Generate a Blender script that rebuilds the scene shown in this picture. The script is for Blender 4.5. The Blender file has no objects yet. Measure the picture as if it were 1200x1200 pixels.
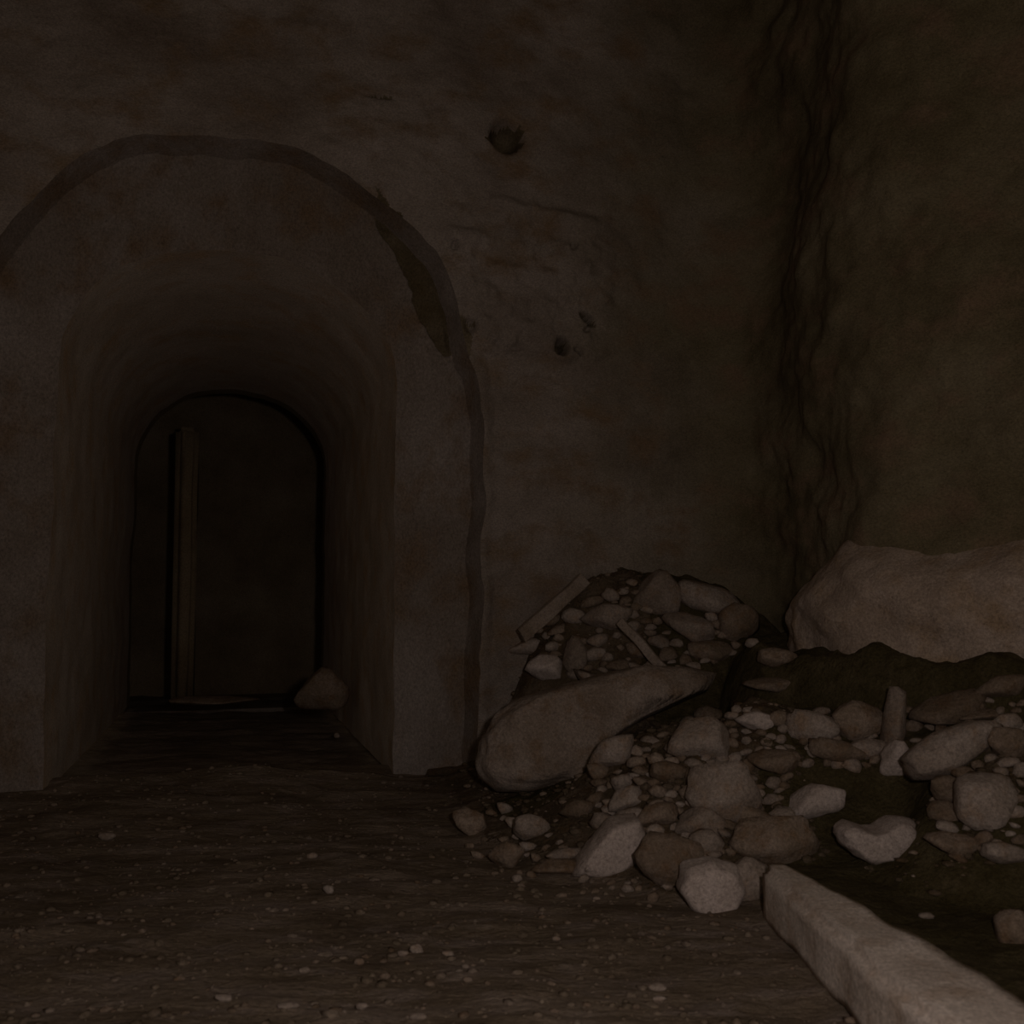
import bpy, bmesh, math, random
import numpy as np
from mathutils import Vector, Matrix, noise as mn

C = bpy.context.scene.collection
S = bpy.context.scene
R = math.radians

# ---------------------------------------------------------------- camera
EYE = 1.0
PITCH = R(4.5)
F_PX = 1150.0
cam = bpy.data.objects.new('camera', bpy.data.cameras.new('camera'))
C.objects.link(cam)
cam.data.sensor_width = 36.0
cam.data.lens = F_PX / 1200 * 36.0
cam.data.clip_start = 0.02
cam.data.dof.use_dof = True
cam.data.dof.focus_distance = 5.0
cam.data.dof.aperture_fstop = 34.5 / 9.0
cam.location = (0, 0, EYE)
cam.rotation_euler = (math.pi / 2 + PITCH, 0, 0)
S.camera = cam

# ---------------------------------------------------------------- light
w = bpy.data.worlds.new('cave_air'); S.world = w
w.use_nodes = True
bg = w.node_tree.nodes['Background']
bg.inputs[0].default_value = (1.0, 0.84, 0.62, 1)
bg.inputs[1].default_value = 0.085


def lamp(name, loc, watts, colour, radius):
    d = bpy.data.lights.new(name, 'POINT')
    d.energy = watts; d.color = colour; d.shadow_soft_size = radius
    o = bpy.data.objects.new(name, d); o.location = loc
    C.objects.link(o)
    return o


lamp('hand_lamp', (0.25, 0.20, 1.15), 60, (1.0, 0.87, 0.80), 0.06)

S.view_settings.view_transform = 'Standard'
S.view_settings.look = 'None'
S.view_settings.gamma = 1
S.view_settings.use_curve_mapping = False
S.view_settings.exposure = 0.0

# ---------------------------------------------------------------- numpy noise
_rng = np.random.RandomState(7)
_T = _rng.rand(4096).astype(np.float64)


def _h(i, j, k):
    return _T[(i * 73856093 ^ j * 19349663 ^ k * 83492791) & 4095]


def vnoise(x, y, z):
    x = np.asarray(x, float) + 1000; y = np.asarray(y, float) + 1000; z = np.asarray(z, float) + 1000
    i, j, k = np.floor(x).astype(np.int64), np.floor(y).astype(np.int64), np.floor(z).astype(np.int64)
    a, b, c = x - i, y - j, z - k
    a, b, c = a * a * (3 - 2 * a), b * b * (3 - 2 * b), c * c * (3 - 2 * c)
    r = 0
    for di in (0, 1):
        for dj in (0, 1):
            for dk in (0, 1):
                r = r + _h(i + di, j + dj, k + dk) * (a if di else 1 - a) * (b if dj else 1 - b) * (c if dk else 1 - c)
    return r * 2 - 1


def fbm(x, y, z, octs=4, gain=.5):
    r, g, f = 0, 1.0, 1.0
    for o in range(octs):
        r = r + g * vnoise(x * f + 17 * o, y * f + 5 * o, z * f + 9 * o)
        g *= gain; f *= 2.03
    return r


def sstep(a, b, x):
    t = np.clip((np.asarray(x, float) - a) / (b - a), 0, 1)
    return t * t * (3 - 2 * t)


# ---------------------------------------------------------------- materials
def ramp(nt, stops):
    n = nt.nodes.new('ShaderNodeValToRGB')
    e = n.color_ramp.elements
    while len(e) < len(stops): e.new(0.5)
    for q, (p, c) in zip(e, stops):
        q.position = p; q.color = (*c, 1)
    return n


def mat(name, cols, scale=2.0, blotch=None, grain=0.34, bump=0.3, bscale=60, rough=0.95, stretch=(1, 1, 1), rnd=0.0, spec=0.1, cols2=None):
    """earthy stone: large tone drift, blotches of a second colour, grains, fine relief"""
    m = bpy.data.materials.new(name); m.use_nodes = True
    nt = m.node_tree; N, L = nt.nodes, nt.links
    b = N['Principled BSDF']
    b.inputs['Roughness'].default_value = rough
    b.inputs['Specular IOR Level'].default_value = spec
    geo = N.new('ShaderNodeNewGeometry')
    mp = N.new('ShaderNodeMapping'); mp.inputs['Scale'].default_value = stretch
    L.new(geo.outputs['Position'], mp.inputs[0])
    P = mp.outputs[0]

    def noise(sc, det=6, ro=.6):
        n = N.new('ShaderNodeTexNoise'); n.inputs['Scale'].default_value = sc
        n.inputs['Detail'].default_value = det; n.inputs['Roughness'].default_value = ro
        L.new(P, n.inputs['Vector']); return n.outputs['Fac']
    r = ramp(nt, [(.30, cols[0]), (.5, cols[1]), (.70, cols[2])])
    L.new(noise(scale, 8, .65), r.inputs[0])
    col = r.outputs[0]

    def mix(kind, fac, a, bb):
        x = N.new('ShaderNodeMix'); x.data_type = 'RGBA'; x.blend_type = kind
        if isinstance(fac, float): x.inputs[0].default_value = fac
        else: L.new(fac, x.inputs[0])
        L.new(a, x.inputs[6])
        if isinstance(bb, tuple): x.inputs[7].default_value = (*bb, 1)
        else: L.new(bb, x.inputs[7])
        return x.outputs[2]
    if cols2:   # ochre rock towards the right; its darker tone paints in the corner's shade
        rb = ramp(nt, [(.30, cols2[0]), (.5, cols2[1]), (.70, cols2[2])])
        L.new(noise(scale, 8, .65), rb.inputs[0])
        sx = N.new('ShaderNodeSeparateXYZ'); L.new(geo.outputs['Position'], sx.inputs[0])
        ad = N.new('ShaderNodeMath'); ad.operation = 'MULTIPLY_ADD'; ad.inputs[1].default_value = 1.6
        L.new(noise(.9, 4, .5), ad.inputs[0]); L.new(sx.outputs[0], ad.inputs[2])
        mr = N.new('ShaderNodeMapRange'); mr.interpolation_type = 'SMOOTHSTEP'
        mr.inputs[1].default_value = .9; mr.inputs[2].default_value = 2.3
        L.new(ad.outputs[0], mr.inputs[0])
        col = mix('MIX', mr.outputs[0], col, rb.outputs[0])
    if blotch:
        r2 = ramp(nt, [(.50, (0, 0, 0)), (.68, (1, 1, 1))])
        L.new(noise(scale * 2.7 + .3, 7, .6), r2.inputs[0])
        col = mix('MIX', r2.outputs[0], col, blotch)
    # grains
    g = ramp(nt, [(.25, (1 - grain * 1.6,) * 3), (.5, (1, 1, 1)), (.75, (1 + grain * 1.6,) * 3)])
    L.new(noise(85, 4, .85), g.inputs[0])
    col = mix('MULTIPLY', 1.0, col, g.outputs[0])
    if rnd:
        oi = N.new('ShaderNodeObjectInfo')
        rr = ramp(nt, [(0, (1 - rnd, 1 - rnd * 1.15, 1 - rnd * 1.35)), (1, (1 + rnd, 1 + rnd, 1 + rnd))])
        L.new(oi.outputs['Random'], rr.inputs[0])
        col = mix('MULTIPLY', 1.0, col, rr.outputs[0])
    L.new(col, b.inputs['Base Color'])
    bp = N.new('ShaderNodeBump'); bp.inputs['Strength'].default_value = bump; bp.inputs['Distance'].default_value = .02
    L.new(noise(bscale, 6, .7), bp.inputs['Height'])
    L.new(bp.outputs[0], b.inputs['Normal'])
    return m


M = {}
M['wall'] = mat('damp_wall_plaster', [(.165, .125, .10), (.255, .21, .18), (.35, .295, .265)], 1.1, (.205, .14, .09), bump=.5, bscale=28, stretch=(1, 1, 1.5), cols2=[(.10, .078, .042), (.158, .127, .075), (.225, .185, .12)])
M['arch'] = mat('smooth_arch_plaster', [(.14, .105, .08), (.205, .168, .145), (.27, .23, .21)], 1.3, (.165, .11, .07), bump=.25, bscale=30, stretch=(1, 1, .8))
M['passage'] = mat('passage_plaster', [(.48, .39, .31), (.60, .51, .43), (.68, .60, .53)], 1.6, (.56, .41, .28), bump=.3, bscale=30)
M['chamber'] = mat('brown_chamber_wall', [(.20, .14, .08), (.28, .21, .13), (.36, .28, .19)], 1.6, None, bump=.3, bscale=30)  # plain brown wall tone, even over the chamber
M['ceil'] = mat('dark_rock_wall', [(.19, .15, .08), (.265, .21, .125), (.33, .27, .18)], 1.3, (.21, .15, .075), bump=.5, bscale=24)
M['bank'] = mat('pale_brown_rock', [(.33, .25, .195), (.41, .32, .26), (.48, .385, .33)], 2.2, (.35, .25, .17), bump=.6, bscale=30)
M['floor'] = mat('trodden_earth', [(.115, .083, .055), (.20, .152, .108), (.31, .245, .195)], 3.0, (.26, .205, .17), bump=1.0, bscale=34, stretch=(.55, 1.3, 1))
M['dirt'] = mat('rubble_dirt', [(.07, .05, .028), (.125, .092, .06), (.20, .15, .11)], 5.0, (.14, .09, .05), bump=1.0, bscale=40)
M['shade_soil'] = mat('shaded_dark_soil', [(.055, .042, .017), (.085, .067, .032), (.13, .10, .056)], 5.0, (.06, .045, .018), bump=1.0, bscale=40)  # dark earth that also carries painted shade for hollow, clefts and beam side
M['stone'] = mat('grey_brown_stone', [(.21, .163, .13), (.295, .24, .205), (.375, .315, .28)], 6.0, (.28, .20, .145), bump=.5, bscale=50, rnd=.16)
M['brownstone'] = mat('brown_stone', [(.15, .11, .075), (.23, .175, .135), (.31, .245, .20)], 6.0, (.19, .125, .08), bump=.6, bscale=50, rnd=.22)
M['slab'] = mat('muddy_slab', [(.20, .15, .115), (.30, .24, .20), (.38, .315, .28)], 4.0, (.22, .15, .10), bump=.8, bscale=26)
M['palestone'] = mat('pale_stone', [(.36, .295, .26), (.45, .375, .34), (.52, .44, .41)], 6.0, None, bump=.4, bscale=50, rnd=.06)
M['beam'] = mat('pale_concrete', [(.54, .455, .395), (.62, .53, .465), (.68, .595, .54)], 4.0, (.47, .37, .30), bump=.35, bscale=55)
M['wood'] = mat('weathered_board', [(.20, .15, .11), (.28, .22, .18), (.34, .28, .24)], 7.0, None, bump=.3, bscale=60)


# ---------------------------------------------------------------- mesh helpers
def link(name, me, m, parent=None, smooth=True):
    o = bpy.data.objects.new(name, me)
    if m is not None and not me.materials: me.materials.append(m)
    if smooth: me.polygons.foreach_set('use_smooth', [True] * len(me.polygons))
    C.objects.link(o)
    if parent: o.parent = parent
    return o


def grid_mesh(name, V, nu, nv):
    """V: (nu*nv,3) row-major, returns mesh"""
    i = np.arange(nu - 1)[:, None]; j = np.arange(nv - 1)[None, :]
    a = (i * nv + j).ravel()
    Fc = np.stack([a, a + nv, a + nv + 1, a + 1], 1)
    me = bpy.data.meshes.new(name)
    me.vertices.add(len(V)); me.vertices.foreach_set('co', V.astype(np.float32).ravel())
    me.loops.add(Fc.size); me.loops.foreach_set('vertex_index', Fc.ravel().astype(np.int32))
    me.polygons.add(len(Fc))
    me.polygons.foreach_set('loop_start', np.arange(0, Fc.size, 4).astype(np.int32))
    me.polygons.foreach_set('loop_total', np.full(len(Fc), 4, np.int32))
    me.update(calc_edges=True)
    return me


def tag(o, label=None, cat=None, group=None, kind=None):
    if label: o['label'] = label
    if cat: o['category'] = cat
    if group: o['group'] = group
    if kind: o['kind'] = kind
    return o


# ---------------------------------------------------------------- the wall frame: origin at the arch centre on the floor
TH = R(16)
O = np.array([-1.415, 4.93, 0.0])
U = np.array([math.cos(TH), math.sin(TH), 0]); Nn = np.array([-math.sin(TH), math.cos(TH), 0]); Z = np.array([0, 0, 1.0])


def W(u, n, z):
    """wall coordinates (along, into the wall, up) to the world"""
    u = np.asarray(u, float); n = np.asarray(n, float); z = np.asarray(z, float)
    return u[..., None] * U + n[..., None] * Nn + z[..., None] * Z + O


def px_ray(px, py):
    f = np.array([0, math.cos(PITCH), math.sin(PITCH)]); up = np.array([0, -math.sin(PITCH), math.cos(PITCH)])
    return f + np.array([1, 0, 0]) * (px - 600) / F_PX + up * (600 - py) / F_PX


def px_wall(px, py, n=0.0):
    r = px_ray(px, py); e = np.array([0, 0, EYE])
    t = (np.dot(O + n * Nn - e, Nn)) / np.dot(r, Nn)
    p = e + r * t - O
    return float(np.dot(p, U)), float(p[2])


# ---------------------------------------------------------------- ground shape
def heap_h(x, y):
    """height of the spoil heap above the floor"""
    x = np.asarray(x, float); y = np.asarray(y, float)
    # near heap: front edge runs from the slab down to the end of the beam, then along the right
    y0 = np.interp(x, [-.35, -.1, .2, .5, .9, 1.6, 2.4], [4.5, 3.75, 3.45, 3.15, 3.25, 2.8, 2.45])
    near = sstep(0, np.interp(x, [.9, 1.5], [1.0, .8]), y - y0) * np.interp(x, [-.3, .1, .7, 1.0, 1.4, 2.4], [.04, .13, .42, .50, .47, .55])
    near = near * (1 - .35 * sstep(4.22, 4.42, y) * sstep(.55, .8, x))
    hollow = .24 * np.exp(-(((x - 1.30) / .30) ** 2 + ((y - 3.64) / .27) ** 2))
    # earth heaped at the right wall foot, its darkness standing in for shade
    yb = np.interp(x, [.8, 1.2, 1.6, 2.0, 2.4], [4.45, 4.18, 3.72, 3.42, 3.2])
    back = .72 * sstep(0, .42, y - yb) * sstep(.80, 1.2, x)
    # far heap: piled against the back wall
    fx = np.exp(-(np.abs((x - .75) / .88)) ** 2.8)
    far = .94 * fx * sstep(4.72, 5.5, y) * sstep(-.28, .15, x)
    # thin skin of earth right of the beam, laid to carry its painted shadow
    shade_soil = .04 * sstep(-.02, .06, x - (.86 + (3.1 - y) * .22)) * sstep(1.3, 1.7, y)
    h = np.maximum(near - hollow, 0) + far * (1 - .25 * sstep(0, .5, near))
    h = np.maximum(np.maximum(h, back), shade_soil)
    return h


def ground(x, y):
    x = np.asarray(x, float); y = np.asarray(y, float)
    b = .022 * fbm(x * 1.6, y * 2.4, 0 * x + 3.3, 3) + .010 * fbm(x * 7, y * 13, 0 * x + 1.3, 3)
    # floor mound shaped to shade the passage, lower floor inside it
    p = np.stack([x - O[0], y - O[1]], -1)
    u = p @ U[:2]; n = p @ Nn[:2]
    ins = (np.abs(u) < 1.2) * 1.0
    mound = .05 * np.exp(-((n - .22) / .28) ** 2) * np.exp(-(u / 1.0) ** 4)
    drop = -.06 * sstep(.3, .7, n) * ins
    hh = heap_h(x, y)
    rough = .045 * fbm(x * 5, y * 5, 0 * x + 8.1, 4) * sstep(.02, .2, hh)
    return b + mound + drop + hh + rough


def px_ground(px, py, lift=0.0):
    """where the ray through a photo pixel meets the ground (lift = height above it per metre of distance)"""
    r = px_ray(px, py); r = r / r[1]
    t = np.arange(1.4, 6.6, .006)
    x, y, z = r[0] * t, t, EYE + r[2] * t
    hit = np.nonzero(z - lift * t <= ground(x, y))[0]
    k = hit[0] if len(hit) else len(t) - 1
    return x[k], y[k], z[k]


# ================================================================ SETTING
# floor
nx, ny = 420, 560
gx = np.linspace(-5.2, 4.4, nx); gy = np.concatenate([np.linspace(-2.5, 1.6, 60), 1.6 + np.linspace(.008, 1, ny - 60) ** 1.25 * 8.0])
GX, GY = np.meshgrid(gx, gy, indexing='ij')
base = ground(GX, GY)
floor = link('floor', grid_mesh('floor', np.stack([GX, GY, np.where(heap_h(GX, GY) > .03, ground(GX, GY) - .03, base)], -1).reshape(-1, 3), nx, len(gy)), M['floor'])
tag(floor, 'trodden earth floor with gravel', kind='structure')

# the earth body of the spoil heap
hx = np.linspace(-.45, 2.6, 300); hy = np.linspace(1.4, 6.0, 330)
HX, HY = np.meshgrid(hx, hy, indexing='ij')
HH = heap_h(HX, HY)
HZ = np.where(HH > .012, ground(HX, HY), ground(HX, HY) - .05)
heap = link('rubble_heap', grid_mesh('rubble_heap', np.stack([HX, HY, HZ], -1).reshape(-1, 3), 300, 330), M['dirt'])
heap.data.materials.append(M['shade_soil'])
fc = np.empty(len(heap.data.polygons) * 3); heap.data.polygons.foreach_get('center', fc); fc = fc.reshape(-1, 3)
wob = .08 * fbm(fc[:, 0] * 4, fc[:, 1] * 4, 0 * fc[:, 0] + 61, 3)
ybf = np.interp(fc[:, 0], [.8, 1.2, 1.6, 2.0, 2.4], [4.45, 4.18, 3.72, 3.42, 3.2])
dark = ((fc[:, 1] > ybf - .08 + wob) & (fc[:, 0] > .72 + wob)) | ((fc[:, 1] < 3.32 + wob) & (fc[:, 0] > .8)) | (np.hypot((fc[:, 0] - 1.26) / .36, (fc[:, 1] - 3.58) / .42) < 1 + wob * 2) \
    | (np.hypot((fc[:, 0] - .16) / .30, (fc[:, 1] - 4.35) / .16) < 1 + wob * 2) | (np.hypot((fc[:, 0] - .42) / .34, (fc[:, 1] - 4.55) / .14) < 1 + wob * 2)  # shade painted at wall foot, beside the beam, in hollow and slab clefts
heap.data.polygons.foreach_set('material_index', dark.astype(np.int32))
tag(heap, 'dark earth and grit of the spoil heap under the loose stones', 'earth heap', kind='stuff')

# ---- back wall with the nested arches
HW0, SP0, RI0 = 1.28, 2.02, 1.34        # outer recess: half width, spring height, rise
HW1, SP1, RI1 = 0.85, 2.10, 0.70        # passage
HW2, SP2, RI2 = 0.818, 2.08, 0.698        # far doorway


def contour(hw, sp, ri, n, wob=0.0, seed=0.0, ex=2.0):
    """points of an arch from left foot over the top to the right foot, even in parameter"""
    a = int(n * .3); b = n - 2 * a
    zl = np.linspace(0, sp, a, endpoint=False)
    th = np.linspace(math.pi, 0, b)
    ct, st = np.cos(th), np.sin(th)
    uu = np.sign(ct) * np.abs(ct) ** (2 / ex) * hw; zz = sp + np.abs(st) ** (2 / ex) * ri
    zr = np.linspace(sp, 0, a + 1)[1:]
    u = np.concatenate([np.full(a, -hw), uu, np.full(a, hw)])
    z = np.concatenate([zl, zz, zr])
    if wob:
        k = 1 + wob * fbm(u * 1.7 + seed, z * 1.7, 0 * u + seed, 4)
        u = u * k; z = np.where(z > sp * .6, z * (1 + (k - 1) * .5), z)
    return u, z


NS = 760


SHOULDER = [px_wall(*p) for p in ((436, 222), (470, 244), (500, 292), (536, 350), (552, 388), (548, 420), (520, 415), (480, 330))]


def shoulder(u, z):
    """1 where the plaster has fallen off beside the right shoulder of the arch"""
    u = u + .035 * fbm(u * 6, z * 6, 0 * u + 81, 3); z = z + .035 * fbm(u * 6, z * 6, 0 * u + 83, 3)
    c = np.zeros(u.shape, bool); j = len(SHOULDER) - 1
    for i in range(len(SHOULDER)):
        (xi, yi), (xj, yj) = SHOULDER[i], SHOULDER[j]
        c ^= ((yi > z) != (yj > z)) & (u < (xj - xi) * (z - yi) / (yj - yi + 1e-9) + xi); j = i
    return c * 1.0


def dents(u, z):
    """pits, ledge and broken plaster of the back wall, metres into the wall"""
    d = 0 * u
    def pit(px, py, wx, wy, dep, rot=0):
        nonlocal d
        a, b = px_wall(px, py)
        c, s = math.cos(rot), math.sin(rot)
        du, dz = u - a, z - b
        p = (du * c + dz * s) / wx; q = (-du * s + dz * c) / wy
        d = d + dep * np.exp(-(p ** 2 + q ** 2) ** 2)
    pit(595, 158, .085, .085, .16); pit(545, 382, .055, .035, .14); pit(497, 310, .06, .028, .12, -.6)
    pit(659, 406, .035, .045, .17); pit(689, 374, .05, .018, .12, -.7); pit(688, 386, .03, .015, .05, .6)
    pit(676, 409, .018, .014, .04); pit(681, 413, .018, .014, .05); pit(532, 288, .018, .022, .05)
    pit(442, 112, .075, .010, .04); pit(671, 290, .02, .02, .04); pit(604, 407, .06, .015, .03); pit(585, 402, .03, .015, .03)
    # broken plaster patch with a lower edge
    a0, b0 = px_wall(610, 330)
    patch = sstep(.30, .0, np.abs(u - a0) - .35 + .15 * fbm(u * 3, z * 3, 0 * u, 3)) * sstep(.08, .0, np.abs(z - b0) - .38 + .06 * fbm(u * 5, z * 5, 0 * u + 4, 3))
    d = d - .035 * patch + .022 * patch * fbm(u * 9, z * 11, 0 * u + 2, 4)
    d = d + shoulder(u, z) * (.055 + .02 * fbm(u * 8, z * 8, 0 * u + 71, 3))
    # lower ledges
    for py, dep in ((440, .018), (492, .010), (548, .008), (628, .010)):
        _, zb = px_wall(640, py)
        d = d + dep * sstep(.03, -.03, z - zb + .03 * fbm(u * 2.2, z * 0, 0 * u + py, 3)) * sstep(1.25, 1.5, u)
    return d


M['bare'] = mat('bare_brown_rock', [(.08, .06, .034), (.125, .096, .06), (.19, .15, .105)], 2.4, (.10, .073, .04), bump=.6, bscale=30)


def bare_rock(o):
    """brown rock where the plaster has fallen off, the same darker brown in the wall pits"""
    o.data.materials.append(M['bare'])
    c = np.empty(len(o.data.polygons) * 3); o.data.polygons.foreach_get('center', c); c = c.reshape(-1, 3) - O
    u, z = c @ U, c[:, 2]
    k = shoulder(u, z) > 0
    for px, py, wx, wz, rot in ((595, 158, .085, .075, 0), (545, 382, .05, .03, 0), (497, 310, .055, .024, -.6), (659, 406, .028, .04, 0), (689, 374, .045, .015, -.7), (442, 112, .07, .009, 0)):  # pits take the same darker brown
        a, b = px_wall(px, py); cs, sn = math.cos(rot), math.sin(rot)
        w_ = 1 + .5 * fbm(u * 22, z * 22, 0 * u + 91, 3)
        k |= np.hypot(((u - a) * cs + (z - b) * sn) / wx, (-(u - a) * sn + (z - b) * cs) / wz) < w_
    o.data.polygons.foreach_set('material_index', k.astype(np.int32))


def wall_rough(u, z):
    return .035 * fbm(u * 1.2, z * 1.2, 0 * u + 11, 3) + .012 * fbm(u * 7, z * 9, 0 * u + 21, 4)


def loft(name, A, B, nt, m, parent, rough=.006, pw=1.0, extra=None, keepA=False):
    (ua, na, za), (ub, nb, zb) = A, B
    t = np.linspace(0, 1, nt)[None, :] ** pw
    u = ua[:, None] * (1 - t) + ub[:, None] * t
    n = np.zeros_like(u) + na * (1 - t) + nb * t
    z = za[:, None] * (1 - t) + zb[:, None] * t
    r = rough * fbm(u * 3, n * 3 + 7, z * 3, 4)
    n = n + r
    u = u + r * .8
    if extra is not None: n = n + extra(u, z) * sstep(0, .06, t)
    P = W(u, n, z)
    return link(name, grid_mesh(name, P.reshape(-1, 3), len(ua), nt), m, parent)


c0 = contour(HW0, SP0, RI0, NS, .028, 2.0)
c0b = contour(HW0 - .05, SP0, RI0 - .05, NS, .03, 2.0)
c1 = contour(HW1, SP1, RI1, NS, .02, 5.0)
c1b = contour(HW1 - .03, SP1 - .02, RI1, NS, .015, 6.0)
c2 = c1b
c2b = contour(HW2, SP2, RI2, NS, .015, 6.0)
D0, D1, D2 = .13, 3.85, 4.05
UL, UR, ZT = -2.6, 2.545, 4.75
# rectangle path matched to the arch parameter
k = np.linspace(0, 1, NS)
ru = np.interp(k, [0, .34, .66, 1], [UL, UL, UR, UR]); rz = np.interp(k, [0, .34, .66, 1], [0, ZT, ZT, 0])
wall = loft('wall_back', (c0[0], 0, c0[1]), (ru, 0, rz), 170, M['wall'], None, .010, 1.15,
            lambda u, z: dents(u, z) + wall_rough(u, z))
bare_rock(wall)
tag(wall, 'rough plastered rock wall with arched recess and passage', kind='structure')
loft('recess_reveal', (c0[0], 0, c0[1]), (c0b[0], D0, c0b[1]), 14, M['arch'], wall, .010)
face = loft('recess_face', (c0b[0], D0, c0b[1]), (c1[0], D0, c1[1]), 60, M['arch'], wall, .010, 1.0,
            lambda u, z: shoulder(u, z) * (.03 + .018 * fbm(u * 8, z * 8, 0 * u + 71, 3)))
bare_rock(face)
loft('passage_vault', (c1[0], D0, c1[1]), (c1b[0], D1, c1b[1]), 90, M['passage'], wall, .010)
loft('passage_end_wall', (c1b[0], D1, c1b[1]), (c2[0], D1, c2[1]), 20, M['passage'], wall, .010)
loft('doorway_reveal', (c2[0], D1, c2[1]), (c2b[0], D2, c2b[1]), 14, M['chamber'], wall, .010)


def box_bm(bm, u0, u1, n0, n1, z0, z1, cuts=0):
    vs = [bm.verts.new(W(u, n, z)) for z in (z0, z1) for n in (n0, n1) for u in (u0, u1)]
    for f in ((0, 1, 3, 2), (4, 6, 7, 5), (0, 4, 5, 1), (2, 3, 7, 6), (0, 2, 6, 4), (1, 5, 7, 3)):
        bm.faces.new([vs[i] for i in f])
    if cuts: bmesh.ops.subdivide_edges(bm, edges=bm.edges[:], cuts=cuts, use_grid_fill=True)


def bm_obj(name, bm, m, parent=None, smooth=False):
    bmesh.ops.recalc_face_normals(bm, faces=bm.faces[:])
    me = bpy.data.meshes.new(name); bm.to_mesh(me); bm.free()
    return link(name, me, m, parent, smooth)


ring = (np.interp(k, [0, .34, .66, 1], [-1.65, -1.65, 1.65, 1.65]), np.interp(k, [0, .34, .66, 1], [0, 3.35, 3.35, 0]))
loft('chamber_front', (c2b[0], D2, c2b[1]), (ring[0], D2, ring[1]), 12, M['chamber'], wall, .010)
# threshold step of the far doorway
bm = bmesh.new(); box_bm(bm, -.84, .84, D1 - .06, D2 + .3, -.25, -.035)
bmesh.ops.bevel(bm, geom=bm.edges[:], offset=.02, segments=2, affect='EDGES')
bm_obj('door_sill', bm, M['arch'], wall)
# dark chamber behind the doorway: back, sides, roof as one shell, and a masonry pier standing in it
bm = bmesh.new(); box_bm(bm, -1.6, 1.6, D2 - .02, D2 + 2.6, -.2, 3.3)
bm.faces.ensure_lookup_table()
front = [f for f in bm.faces if abs(f.calc_center_median().dot(Vector(Nn)) - (float(np.dot(O, Nn)) + D2 - .02)) < 1e-3]
bmesh.ops.delete(bm, geom=front, context='FACES')
bm_obj('chamber_shell', bm, M['chamber'], wall)
bm = bmesh.new(); box_bm(bm, -.50, -.30, D2 + .25, D2 + .60, -.15, 2.5, 3)
for v in bm.verts: v.co.x += .02 * mn.noise(v.co * 3)
bmesh.ops.bevel(bm, geom=[e for e in bm.edges if e.is_manifold and e.calc_face_angle(0) > 1], offset=.05, segments=3, affect='EDGES')
bm_obj('chamber_pier', bm, M['chamber'], wall, True)

# ---- right wall and its bulging foot
CR = W(np.array(2.50), np.array(0.0), np.array(0.0))
H0 = TH
HS, HA = [0, .7, 1.25, 1.7, 9], [TH, R(-84), R(-84), R(-36), R(-36)]  # turn overshoots and swings back, a fold shaped to darken the corner


def right_path(sv):
    """plan of the wall as it turns out of the back wall: point and inward normal at arc length sv"""
    q = np.linspace(0, 8, 4001)
    hd = np.interp(q, HS, HA)
    ds = q[1] - q[0]
    X = CR[0] + np.concatenate([[0], np.cumsum(np.cos(hd[:-1]) * ds)]); Y = CR[1] + np.concatenate([[0], np.cumsum(np.sin(hd[:-1]) * ds)])
    h = np.interp(sv, HS, HA)
    x = np.interp(sv, q, X) + np.minimum(sv, 0) * math.cos(H0); y = np.interp(sv, q, Y) + np.minimum(sv, 0) * math.sin(H0)
    return np.stack([x, y, 0 * x], -1), np.stack([np.sin(h), -np.cos(h), 0 * h], -1)


s = np.linspace(0, 7.6, 420); zz = np.linspace(-.1, 4.75, 260)
SS, ZZ = np.meshgrid(s, zz, indexing='ij')
PP, NN = right_path(SS)
blend = sstep(.04, .5, SS)
off = .10 * blend * fbm(SS * .9, ZZ * .9, 0 * SS + 31, 3) + .022 * blend * fbm(SS * 6, ZZ * 6, 0 * SS + 33, 4) \
    - (1 - blend) * (wall_rough(2.5 + SS, ZZ) + dents(2.5 + SS, ZZ))
rw = link('wall_right', grid_mesh('wall_right', (PP + off[..., None] * NN + ZZ[..., None] * Z).reshape(-1, 3), len(s), len(zz)), M['wall'])
tag(rw, 'dark uneven rock wall turning out of the back wall on the right', kind='structure')
# the pale bank that bulges from its foot
s = np.linspace(.45, 5.2, 330); zz = np.linspace(.3, 1.62, 120)
SS, ZZ = np.meshgrid(s, zz, indexing='ij')
PP, NN = right_path(SS)
top = 1.33 + .06 * fbm(s * 1.7, 0 * s, 0 * s + 41, 3) - .45 * sstep(1.5, .5, s)
prof = sstep(.16, -.34, ZZ - top[:, None]) * sstep(.50, 1.0, SS + .10 * fbm(SS * 2, ZZ * 3, 0 * SS + 51, 3))
off = -.16 + prof * (.34 + .10 * (1.2 - ZZ)) + prof * (.09 * fbm(SS * 1.6, ZZ * 2.0, 0 * SS + 43, 4) + .02 * fbm(SS * 9, ZZ * 9, 0 * SS + 45, 3))
link('rock_bank', grid_mesh('rock_bank', (PP + off[..., None] * NN + ZZ[..., None] * Z).reshape(-1, 3), len(s), len(zz)), M['bank'], rw)['label'] = 'pale brown rock bulging from the wall foot'

# ceiling and left wall close the chamber outside the frame
def flat(name, pts, m, label):
    me = bpy.data.meshes.new(name); me.from_pydata([tuple(p) for p in pts], [], [(0, 1, 2, 3)])
    return tag(link(name, me, m, None, False), label, kind='structure')


flat('ceiling', [(-7, -2.6, 4.7), (7, -2.6, 4.7), (7, 9, 4.7), (-7, 9, 4.7)], M['ceil'], 'dark rock ceiling')
pl = W(np.array(UL), np.array(0.0), np.array(0.0))
flat('wall_left', [pl + (0, 0, -.1), pl + (-1.2, -6.5, -.1), pl + (-1.2, -6.5, 4.75), pl + (0, 0, 4.75)], M['wall'], 'dark plastered wall on the left')


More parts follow.
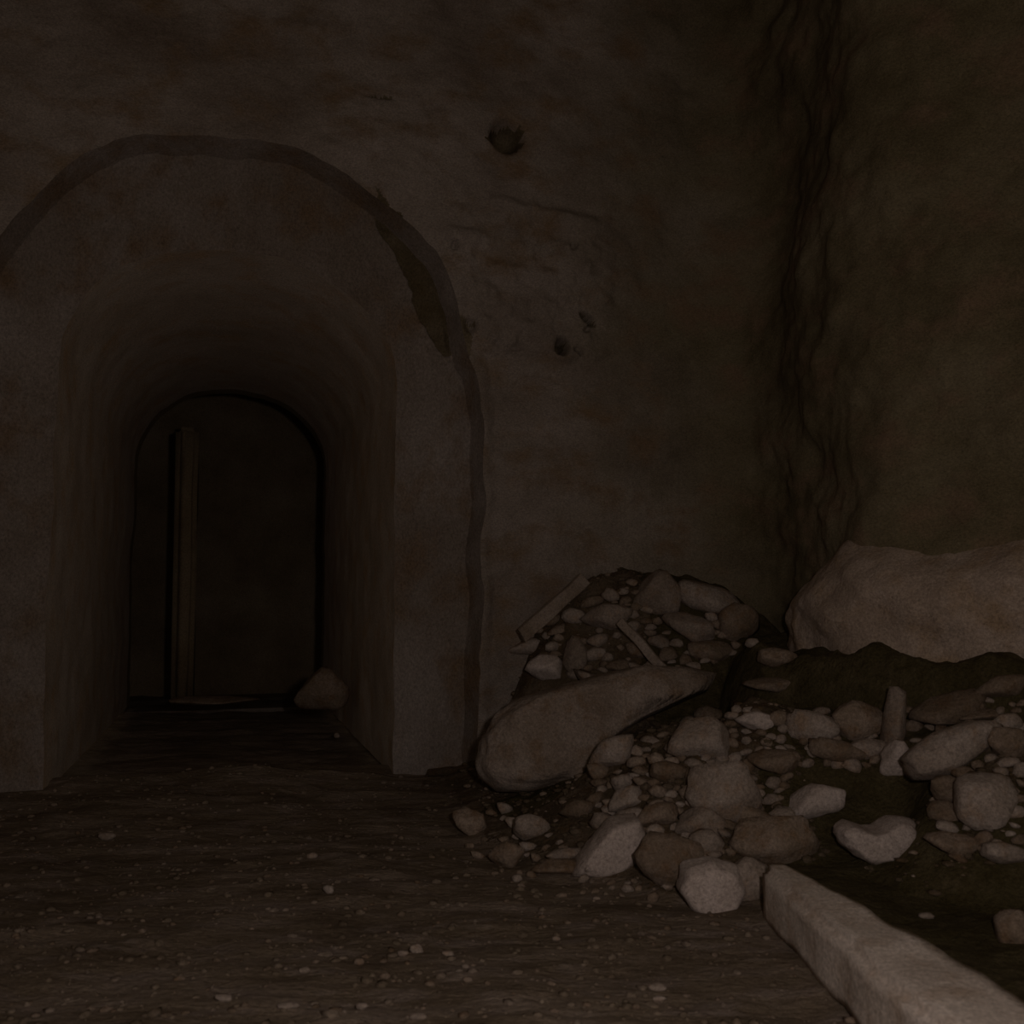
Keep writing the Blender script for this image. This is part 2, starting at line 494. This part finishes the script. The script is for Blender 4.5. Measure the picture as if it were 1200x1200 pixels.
# ================================================================ STONES
def rock_mesh(name, seed, sub=3, outline=None, facets=13, bump=.20, flat=.50):
    rnd = random.Random(seed)
    bm = bmesh.new(); bmesh.ops.create_icosphere(bm, subdivisions=sub, radius=1)
    off = Vector((rnd.random() * 50, rnd.random() * 50, rnd.random() * 50))
    planes = []
    for _ in range(facets):
        d = Vector((rnd.gauss(0, 1), rnd.gauss(0, 1), rnd.gauss(0, 1))).normalized()
        planes.append((d, rnd.uniform(flat, .86)))
    if outline:
        ox = [p[0] for p in outline]; oy = [-p[1] for p in outline]
        cx, cy = (min(ox) + max(ox)) / 2, (min(oy) + max(oy)) / 2
        hx_, hy_ = (max(ox) - min(ox)) / 2, (max(oy) - min(oy)) / 2
        poly = [((a - cx) / hx_, (b - cy) / hy_) for a, b in zip(ox, oy)]

        def rad(th):
            dx, dy = math.cos(th), math.sin(th); best = None
            for i in range(len(poly)):
                (ax, ay), (bx, by) = poly[i], poly[(i + 1) % len(poly)]
                ex, ey = bx - ax, by - ay
                den = dx * ey - dy * ex
                if abs(den) < 1e-9: continue
                t = (ax * ey - ay * ex) / den; q = (ax * dy - ay * dx) / den
                if t > 0 and -1e-6 <= q <= 1 + 1e-6: best = max(best or 0, t)
            return best or .6
    for v in bm.verts:
        c = v.co.copy()
        if outline:
            th = math.atan2(c.z, c.x); rr = min(1, math.hypot(c.x, c.z))
            q = rad(th) * rr ** .55
            v.co = Vector((q * math.cos(th), (1 if c.y > 0 else -1) * abs(c.y) ** .8, q * math.sin(th)))
            v.co *= 1 + bump * .45 * mn.noise(c * 2.2 + off) + .03 * mn.noise(c * 6 + off)
            d = v.co.y + .78
            if d < 0: v.co.y -= d * .7
        else:
            p = c * (1 + bump * mn.noise(c * 1.3 + off) * 1.6)
            for d, r in planes:
                e = p.dot(d)
                if e > r: p *= r / e
            p *= 1 + .05 * mn.noise(c * 5 + off)
            v.co = p
    for ax in range(3):
        lo = min(v.co[ax] for v in bm.verts); hi = max(v.co[ax] for v in bm.verts)
        for v in bm.verts: v.co[ax] = (v.co[ax] - (lo + hi) / 2) / ((hi - lo) / 2)
    me = bpy.data.meshes.new(name); bm.to_mesh(me); bm.free()
    me.polygons.foreach_set('use_smooth', [True] * len(me.polygons))
    return me


def stone_at(px, py, wpx, hpx, me, m, label, group=None, roll=0.0, depth=None, name='stone', sink=.28, yaw=0.0, cat='stone', pitch=0.0):
    x, y, z = px_ground(px, py, sink * hpx / F_PX)
    wd, hd = wpx / F_PX * y, hpx / F_PX * y
    dd = depth if depth else (wd + hd) * .42
    o = bpy.data.objects.new(name, me)
    if not me.materials: me.materials.append(m)
    C.objects.link(o)
    o.location = (x, y, z)
    o.scale = (wd / 2, dd / 2, hd / 2)
    o.rotation_euler = (pitch, R(roll), yaw)
    o['label'] = label; o['category'] = cat
    if group: o['group'] = group
    return o


# --- the great smooth slab at the left end of the rubble
slab_out = [(556, 862), (575, 838), (602, 818), (650, 806), (705, 794), (760, 784), (815, 786), (852, 795), (838, 815), (790, 832),
            (748, 848), (712, 868), (690, 882), (700, 905), (676, 928), (640, 914), (610, 922), (575, 918), (556, 900)]
me = rock_mesh('boulder', 3, 5, slab_out, bump=.10)
o = bpy.data.objects.new('boulder', me); me.materials.append(M['slab']); C.objects.link(o)
d = 4.62
r_ = px_ray(704, 856); r_ = r_ / r_[1]
o.location = (r_[0] * d, d, EYE + r_[2] * d)
o.scale = (296 / F_PX * d / 2, .20, 144 / F_PX * d / 2)
o.rotation_euler = (R(-16), 0, R(10))
tag(o, 'great smooth grey slab lying at the left end of the rubble by the arch', 'boulder')

# --- the stones one can tell apart: (x, y, width, height, roll, material, label, outline)
NOTABLE = [
    # far heap
    (770, 694, 58, 50, 0, 'stone', 'rounded grey stone at the peak of the far heap against the wall', None),
    (832, 702, 78, 34, 22, 'stone', 'long stone sloping down right of the far heap peak', None),
    (866, 730, 46, 44, 0, 'brownstone', 'blunt brown stone at the right end of the far heap', None),
    (806, 736, 62, 34, 8, 'stone', 'flat stone under the long sloping stone of the far heap', None),
    (710, 724, 58, 32, 5, 'stone', 'pale block left of the far heap peak, between the two boards', None),
    (640, 782, 46, 30, 10, 'palestone', 'bright pale stone low on the far heap just above the great slab', None),
    (675, 769, 28, 42, 15, 'stone', 'upright stone beside the bright pale one low on the far heap', None),
    (716, 798, 82, 26, -6, 'stone', 'curved crescent stone lying along the top of the great slab',
     [(676, 782), (690, 792), (712, 796), (735, 792), (758, 786), (755, 800), (725, 812), (700, 810), (684, 800)]),
    (768, 789, 34, 24, 25, 'stone', 'small grey stone at the lower end of the thin board', None),
    (622, 757, 52, 18, 0, 'stone', 'thin flat stone beside a dark hole at the far heap left edge', None),
    (835, 763, 56, 24, 8, 'brownstone', 'low brown stone in the middle of the far heap right slope', None),
    (912, 771, 46, 22, 8, 'brownstone', 'brown stone alone at the foot of the pale rock bank', None),
    (903, 803, 62, 18, -6, 'brownstone', 'thin flat stone lying in the dark gap behind the near ridge', None),
    # near heap, from the back to the front
    (886, 846, 46, 24, 14, 'palestone', 'pale wedge stone on the ridge of the near heap, leftmost there', None),
    (820, 868, 74, 54, 0, 'stone', 'broad grey stone below the right tip of the great slab', None),
    (953, 851, 58, 38, 0, 'stone', 'grey stone on the ridge left of the round ridge stone', None),
    (1006, 845, 64, 46, 0, 'brownstone', 'round brown stone on the ridge left of the upright splinter', None),
    (1046, 850, 26, 84, 8, 'stone', 'tall upright splinter of stone on the ridge of the near heap', None),
    (1050, 888, 38, 40, 0, 'palestone', 'pale stone at the foot of the upright splinter', None),
    (1076, 902, 24, 18, 0, 'palestone', 'small pale chip right of the upright splinter foot', None),
    (1118, 876, 118, 50, -22, 'stone', 'longest stone of the near heap, tilted up to the right', None),
    (1112, 833, 84, 40, -25, 'brownstone', 'brown stone behind the longest stone of the near heap', None),
    (1172, 806, 60, 28, -8, 'brownstone', 'brown stone at the right edge of the picture under the rock bank', None),
    (1150, 838, 54, 14, -5, 'brownstone', 'thin flat stone behind the upper end of the longest stone', None),
    (982, 879, 64, 26, 5, 'brownstone', 'flat brown stone under the round ridge stone', None),
    (1018, 877, 52, 24, -5, 'stone', 'flat stone left of the upright splinter foot', None),
    (846, 928, 84, 68, -12, 'stone', 'large grey stone in the middle of the near heap', None),
    (952, 938, 76, 34, -18, 'palestone', 'pale stone just above the dark hollow, tilted up to the right', None),
    (712, 990, 84, 62, 0, 'palestone', 'large pale wedge stone at the front left of the near heap',
     [(672, 1016), (690, 990), (712, 966), (738, 962), (748, 985), (742, 1002), (712, 1018)]),
    (624, 970, 42, 30, 10, 'stone', 'pale stone under the dark cleft below the great slab', None),
    (550, 965, 40, 34, 0, 'brownstone', 'leftmost stone of the near heap, on the floor', None),
    (592, 1003, 40, 34, 10, 'brownstone', 'stone on the floor right of the leftmost stone', None),
    (655, 1016, 62, 18, 0, 'brownstone', 'low flat stone before the large pale wedge stone', None),
    (832, 1040, 72, 62, 0, 'palestone', 'bright pale boulder at the front of the heap near the beam',
     [(798, 1040), (806, 1018), (832, 1010), (860, 1018), (868, 1040), (856, 1066), (834, 1072), (812, 1062)]),
    (880, 1032, 52, 54, 0, 'stone', 'grey stone between the bright pale boulder and the beam', None),
    (786, 1010, 84, 60, 8, 'brownstone', 'brown stone between the pale wedge stone and the bright boulder', None),
    (1028, 983, 90, 48, 0, 'palestone', 'heart-shaped pale stone in the dark hollow above the beam',
     [(984, 972), (996, 966), (1018, 973), (1030, 972), (1046, 961), (1064, 962), (1073, 974), (1064, 988), (1042, 1002), (1020, 1006), (1002, 998), (988, 988)]),
    (1160, 940, 72, 62, 10, 'stone', 'large rounded stone right of the dark hollow', None),
    (1178, 1000, 52, 24, 12, 'stone', 'flat pale stone at the right edge below the large rounded stone', None),
    (1116, 990, 58, 28, 0, 'brownstone', 'brown stone right of the heart-shaped stone', None),
    (716, 884, 60, 38, -20, 'stone', 'tilted stone under the dark overhang of the great slab', None),
    (735, 937, 46, 28, -15, 'stone', 'stone midway between the great slab and the large pale wedge stone', None),
    (730, 916, 26, 20, -30, 'stone', 'small stone in the dark cleft beside the great slab', None),
    (664, 1000, 46, 14, -8, 'stone', 'small flat stone touching the left side of the pale wedge stone', None),
    (906, 984, 100, 54, -8, 'brownstone', 'wide earthy stone just above the far end of the beam', None),
    (820, 962, 58, 34, 0, 'stone', 'stone under the large grey stone in the middle of the near heap', None),
    (1190, 1090, 40, 40, 0, 'brownstone', 'brown stone at the right edge level with the beam', None),
    (785, 905, 44, 24, 10, 'brownstone', 'small brown stone below the broad grey stone near the slab tip', None),
    (905, 893, 56, 30, -10, 'brownstone', 'brown stone in the middle of the near heap under its ridge', None),
    (676, 950, 40, 26, 0, 'brownstone', 'brown stone in the dark cleft left of the pale wedge stone', None),
    (770, 955, 50, 26, -10, 'brownstone', 'brown stone behind the pale wedge stone', None),
    (885, 962, 56, 32, 10, 'brownstone', 'brown stone below the right side of the large grey stone', None),
    (1112, 925, 48, 30, 15, 'brownstone', 'brown stone under the longest stone of the near heap', None),
    (1180, 870, 46, 34, 0, 'brownstone', 'brown stone at the right edge beyond the longest stone', None),
]
NOTABLE += [
    (378, 806, 62, 46, 0, 'brownstone', 'brown block lying at the right foot of the far dark doorway', None),
    (250, 821, 100, 8, 0, 'brownstone', 'long flat stone added as the lit edge of the far doorway sill', None),  # added stone standing in for the lit edge of the sill
]
rocks3 = [rock_mesh('stone', 100 + i, 3, facets=12 + i % 4) for i in range(9)]
MESHES = {}
placed = []
for i, (px, py, wp, hp, roll, mk, label, out) in enumerate(NOTABLE):
    if out: me = rock_mesh('stone', 300 + i, 4, out)
    else:
        key = (i % 9, mk)
        if key not in MESHES: MESHES[key] = rocks3[i % 9].copy()
        me = MESHES[key]
    o = stone_at(px, py, wp * 1.06, hp * 1.08, me, M[mk], label, 'stones of the rubble heap', roll if not out else 0)
    placed.append((px, py, wp, hp))

SHORT = ['the far peak stone', 'the long sloping stone', 'the blunt far end stone', 'the flat stone below the peak', 'the block between the boards', 'the bright stone above the slab', 'the upright far stone', 'the crescent slab stone', "the stone at the thin board's foot", 'the thin stone beside the dark hole', 'the low far slope stone', 'the lone stone before the rock bank', 'the thin stone in the dark gap', 'the pale wedge on the ridge', 'the stone under the slab tip', 'the grey stone on the ridge', 'the round ridge stone', 'the upright splinter', 'the splinter foot stone', 'the pale chip by the splinter', 'the longest tilted stone', 'the brown stone behind the longest', 'the edge stone under the bank', 'the thin stone behind the longest', 'the flat stone under the ridge', 'the flat stone left of the splinter', 'the large middle stone', 'the pale stone above the hollow', 'the large pale wedge', 'the pale stone under the cleft', 'the leftmost stone on the floor', 'the second stone on the floor', 'the flat stone before the wedge', 'the bright boulder near the beam', 'the grey beam end stone', 'the stone beside the bright boulder', 'the heart-shaped stone', 'the large rounded stone at right', 'the flat stone at the right edge', 'the stone beside the heart-shaped one', 'the tilted overhang stone', 'the stone between slab and wedge', 'the small cleft stone', 'the flat stone by the wedge', 'the earthy stone above the beam', 'the stone under the middle one', 'the edge stone level with the beam', 'the brown stone near the slab tip', 'the brown stone under the ridge', 'the brown stone in the dark cleft', 'the brown stone behind the wedge', 'the brown stone below the middle one', 'the stone under the longest one', 'the stone beyond the longest one']
SHORT += ['the block at the far doorway', 'the stone added as the lit far sill edge']
assert len(SHORT) == len(NOTABLE)
# --- fill between them: smaller stones nothing tells apart, by place
fill_meshes = {}
for mk in ('stone', 'brownstone'):
    fill_meshes[mk] = [rock_mesh('rubble_stone', 500 + i, 2, facets=9) for i in range(7)]
    for me in fill_meshes[mk]: me.materials.append(M[mk])
rnd = random.Random(21)
REG = [
    ([(600, 745), (700, 690), (780, 675), (890, 720), (880, 765), (780, 790), (640, 795)], 64, (12, 34), 'small stone filling the far heap against the back wall', 'small stones of the far heap'),
    ([(700, 905), (800, 845), (870, 830), (1000, 835), (1060, 880), (960, 960), (900, 1000), (760, 1010), (690, 990)], 150, (14, 44), 'small stone among the larger ones on the near heap left of the hollow', 'small stones of the near heap'),
    ([(1060, 830), (1199, 800), (1199, 1010), (1120, 1005), (1085, 920)], 44, (14, 40), 'small stone on the near heap right of the dark hollow', 'small stones right of the hollow'),
    ([(535, 960), (600, 940), (690, 1010), (790, 1035), (760, 1060), (640, 1050), (560, 1020)], 34, (9, 22), 'small stone spilled on the floor along the front foot of the heap', 'stones spilled at the heap foot'),
]


def inside(p, poly):
    c = False; j = len(poly) - 1
    for i in range(len(poly)):
        (xi, yi), (xj, yj) = poly[i], poly[j]
        if (yi > p[1]) != (yj > p[1]) and p[0] < (xj - xi) * (p[1] - yi) / (yj - yi) + xi: c = not c
        j = i
    return c


for poly, n, (a, b), label, group in REG:
    xs = [p[0] for p in poly]; ys = [p[1] for p in poly]; k = 0; tries = 0
    while k < n and tries < 4000:
        tries += 1
        p = (rnd.uniform(min(xs), max(xs)), rnd.uniform(min(ys), max(ys)))
        if not inside(p, poly): continue
        wp = a + (b - a) * rnd.random() ** 1.6; hp = wp * rnd.uniform(.42, .8)
        if any(abs(p[0] - q[0]) < (wp + q[2]) * .32 and abs(p[1] - q[1]) < (hp + q[3]) * .32 for q in placed): continue
        if 1090 > p[0] > 925 and 900 < p[1] < 1030: continue
        mk = 'stone' if rnd.random() < .5 else 'brownstone'
        i = min(range(len(NOTABLE)), key=lambda q: math.hypot(NOTABLE[q][0] - p[0], (NOTABLE[q][1] - p[1]) * 1.3))
        dx, dy = p[0] - NOTABLE[i][0], p[1] - NOTABLE[i][1]
        far_ = '' if math.hypot(dx, dy) < 42 else 'far '
        if abs(dx) > 2.2 * abs(dy): where = 'right of' if dx > 0 else 'left of'
        elif abs(dy) > 2.2 * abs(dx): where = 'below' if dy > 0 else 'above'
        else: where = ('down ' if dy > 0 else 'up ') + ('right of' if dx > 0 else 'left of')
        size = 'small' if wp > 22 else 'very small'
        shape = 'flat' if hp / wp < .55 else ('chunky' if hp / wp > .68 else 'plain')
        label = f"{size} {shape} {'grey' if mk == 'stone' else 'brown'} stone {far_}{where} {SHORT[i]}"
        stone_at(p[0], p[1], wp, hp, rnd.choice(fill_meshes[mk]), M[mk], label, group, rnd.uniform(-25, 25), name='rubble_stone', yaw=rnd.uniform(-.5, .5))
        placed.append((p[0], p[1], wp, hp)); k += 1

# --- boards in the far heap
def board(p0, p1, wid, thick, label, d, d2):
    r = px_ray(*p0); a = np.array([0, 0, EYE]) + r / r[1] * d
    r = px_ray(*p1); b = np.array([0, 0, EYE]) + r / r[1] * d2
    ax = Vector(b - a); L_ = ax.length
    bm = bmesh.new(); bmesh.ops.create_cube(bm, size=1)
    bmesh.ops.scale(bm, vec=(L_, thick, wid), verts=bm.verts[:])
    bmesh.ops.subdivide_edges(bm, edges=[e for e in bm.edges if abs((e.verts[0].co - e.verts[1].co).x) > .01], cuts=9)
    for v in bm.verts:
        v.co.z += .006 * mn.noise(v.co * 9) + .004 * (v.co.x / L_) ** 2
        v.co.y += .006 * mn.noise(v.co * 7 + Vector((3, 1, 2)))
        if abs(v.co.x) > L_ * .49: v.co.x += .02 * mn.noise(v.co * 60)
    bmesh.ops.bevel(bm, geom=[e for e in bm.edges if len(e.link_faces) == 2 and e.calc_face_angle(0) > .8], offset=.004, segments=1, affect='EDGES')
    o = bm_obj('board', bm, M['wood'])
    o.rotation_mode = 'QUATERNION'
    o.rotation_quaternion = ax.to_track_quat('X', 'Z')
    o.location = Vector((a + b) / 2)
    tag(o, label, 'board')
    return o


board((612, 745), (686, 678), .075, .03, 'thin board leaning up against the wall at the far heap left edge', 5.12, 5.30)
board((790, 798), (727, 728), .045, .028, 'thin board slanting down right across the middle of the far heap', 4.86, 5.0)

# --- the beam lying at lower right: a concrete curb that narrows to its far end
def beam():
    bm = bmesh.new()
    plan = [(.762, 3.08), (.845, 3.12), (1.33, .92), (.86, .92)]
    lo = [bm.verts.new((x, y, -.02)) for x, y in plan]; hi = [bm.verts.new((x, y, .165)) for x, y in plan]
    bm.faces.new(lo); bm.faces.new(hi[::-1])
    for i in range(4):
        j = (i + 1) % 4; bm.faces.new((lo[i], hi[i], hi[j], lo[j]))
    bmesh.ops.recalc_face_normals(bm, faces=bm.faces[:])
    bmesh.ops.bevel(bm, geom=bm.edges[:], offset=.022, segments=3, affect='EDGES')
    bmesh.ops.subdivide_edges(bm, edges=[e for e in bm.edges if e.calc_length() > 1], cuts=60)
    bmesh.ops.subdivide_edges(bm, edges=[e for e in bm.edges if .05 < e.calc_length() < 1 and abs(e.verts[0].co.y - e.verts[1].co.y) < .03], cuts=5, use_grid_fill=True)
    for v in bm.verts:
        n = mn.noise(v.co * 6) * .008 + mn.noise(v.co * 17) * .004
        v.co.x += n; v.co.z += n * .8
        if v.co.y > 3.0: v.co.y += .03 * mn.noise(v.co * 14)
    return bm_obj('beam', bm, M['beam'], None, True)


tag(beam(), 'long pale concrete beam lying on the floor at lower right', 'beam')

# --- pebbles on the floor
PEB = [
    (127, 981, 20, 11, 'pale pebble alone on the floor before the left pillar'),
    (395, 862, 7, 7, 'tiny bright pebble on the dark passage floor'),
    (366, 1003, 13, 8, 'small pale pebble midway before the passage'),
    (385, 1043, 13, 11, 'greenish grey pebble a step nearer than the one before the passage'),
    (488, 1113, 16, 13, 'largest pale pebble on the floor left of the heap'),
    (473, 1118, 13, 8, 'flat pebble touching the left of the largest pale pebble'),
    (421, 1127, 12, 8, 'pebble left of the touching pair of pebbles'),
    (357, 1137, 13, 8, 'pebble farthest left in the row behind the bottom edge'),
    (525, 1118, 14, 7, 'flat pebble right of the touching pair of pebbles'),
    (548, 1148, 11, 7, 'pebble near the bottom edge below the flat one'),
    (425, 1180, 14, 9, 'greenish pebble close to the bottom edge of the picture'),
    (490, 1191, 20, 8, 'flat bright pebble on the bottom edge, right of the greenish one'),
    (338, 1178, 26, 7, 'thin flat stone chip on the bottom edge, left of the greenish pebble'),
    (262, 1170, 20, 8, 'flat chip near the bottom edge, leftmost of the chips there'),
    (770, 1157, 22, 9, 'flat pale chip on the floor left of the beam'),
    (773, 1171, 16, 7, 'small chip just before the flat pale chip left of the beam'),
    (1085, 1073, 18, 8, 'pale chip on the dark floor right of the beam'),
    (652, 1100, 10, 6, 'small pebble on the floor before the pale wedge stone'),
    (600, 1000, 0, 0, ''),
]
peb_me = [rock_mesh('pebble', 800 + i, 2, facets=6) for i in range(5)]
for me in peb_me: me.materials.append(M['stone'])
for i, (px, py, wp, hp, label) in enumerate(PEB):
    if not label: continue
    stone_at(px, py, wp, hp, peb_me[i % 5], M['stone'], label, 'pebbles on the floor', 0, name='pebble', cat='pebble', sink=.3)

# gravel: countless, one mesh
def gravel(name, n, gen, mats, label, seed, big):
    rg = np.random.RandomState(seed)
    bmv, fcs, k = [], [], 0
    ico = bmesh.new(); bmesh.ops.create_icosphere(ico, subdivisions=1, radius=1)
    iv = np.array([v.co[:] for v in ico.verts]); jf = np.array([[v.index for v in f.verts] for f in ico.faces]); ico.free()
    X, Y = gen(rg, n)
    Zg = ground(X, Y)
    out = []; of = []
    for i in range(len(X)):
        sz = big[0] + (big[1] - big[0]) * rg.rand() ** 3
        v = iv * (1 + .35 * (rg.rand(len(iv), 1) - .5)) * np.array([rg.uniform(.7, 1.5), rg.uniform(.7, 1.3), rg.uniform(.35, .7)]) * sz
        a = rg.rand() * 6.28; c, s_ = math.cos(a), math.sin(a)
        v = v @ np.array([[c, s_, 0], [-s_, c, 0], [0, 0, 1]]) + np.array([X[i], Y[i], Zg[i] + sz * .12])
        out.append(v); of.append(jf + 12 * 0 + i * len(iv))
    V = np.concatenate(out); Fc = np.concatenate(of)
    me = bpy.data.meshes.new(name)
    me.vertices.add(len(V)); me.vertices.foreach_set('co', V.astype(np.float32).ravel())
    me.loops.add(Fc.size); me.loops.foreach_set('vertex_index', Fc.ravel().astype(np.int32))
    me.polygons.add(len(Fc)); me.polygons.foreach_set('loop_start', np.arange(0, Fc.size, 3).astype(np.int32))
    me.polygons.foreach_set('loop_total', np.full(len(Fc), 3, np.int32)); me.update(calc_edges=True)
    for m in mats: me.materials.append(m)
    if len(mats) > 1:
        me.polygons.foreach_set('material_index', np.repeat(rg.randint(0, len(mats), len(X)), len(jf)).astype(np.int32))
    o = bpy.data.objects.new(name, me); C.objects.link(o)
    return tag(o, label, 'gravel', kind='stuff')


def gen_floor(rg, n):
    y = 1.7 + (5.2 - 1.7) * rg.rand(n) ** 1.2; x = (rg.rand(n) * 1.15 - .56) * y * 1.05
    k = heap_h(x, y) < .03
    return x[k], y[k]


def gen_heap(rg, n):
    x = rg.uniform(-.35, 2.3, n); y = rg.uniform(3.1, 5.7, n)
    k = (heap_h(x, y) > .05) & ~((y > np.interp(x, [.8, 1.2, 1.6, 2.0, 2.4], [4.45, 4.18, 3.72, 3.42, 3.2]) - .02) & (x > .75)) & ~((y < 3.15) & (x > .8)) & ~((np.abs(x - 1.32) < .2) & (np.abs(y - 3.7) < .25))
    return x[k], y[k]


gravel('gravel', 5200, gen_floor, [M['floor'], M['floor'], M['brownstone']], 'fine gravel scattered over the earth floor', 4, (.004, .017))
gravel('grit', 5200, gen_heap, [M['dirt']] * 5 + [M['brownstone']], 'grit and crumbs between the stones of the heap', 5, (.006, .026))
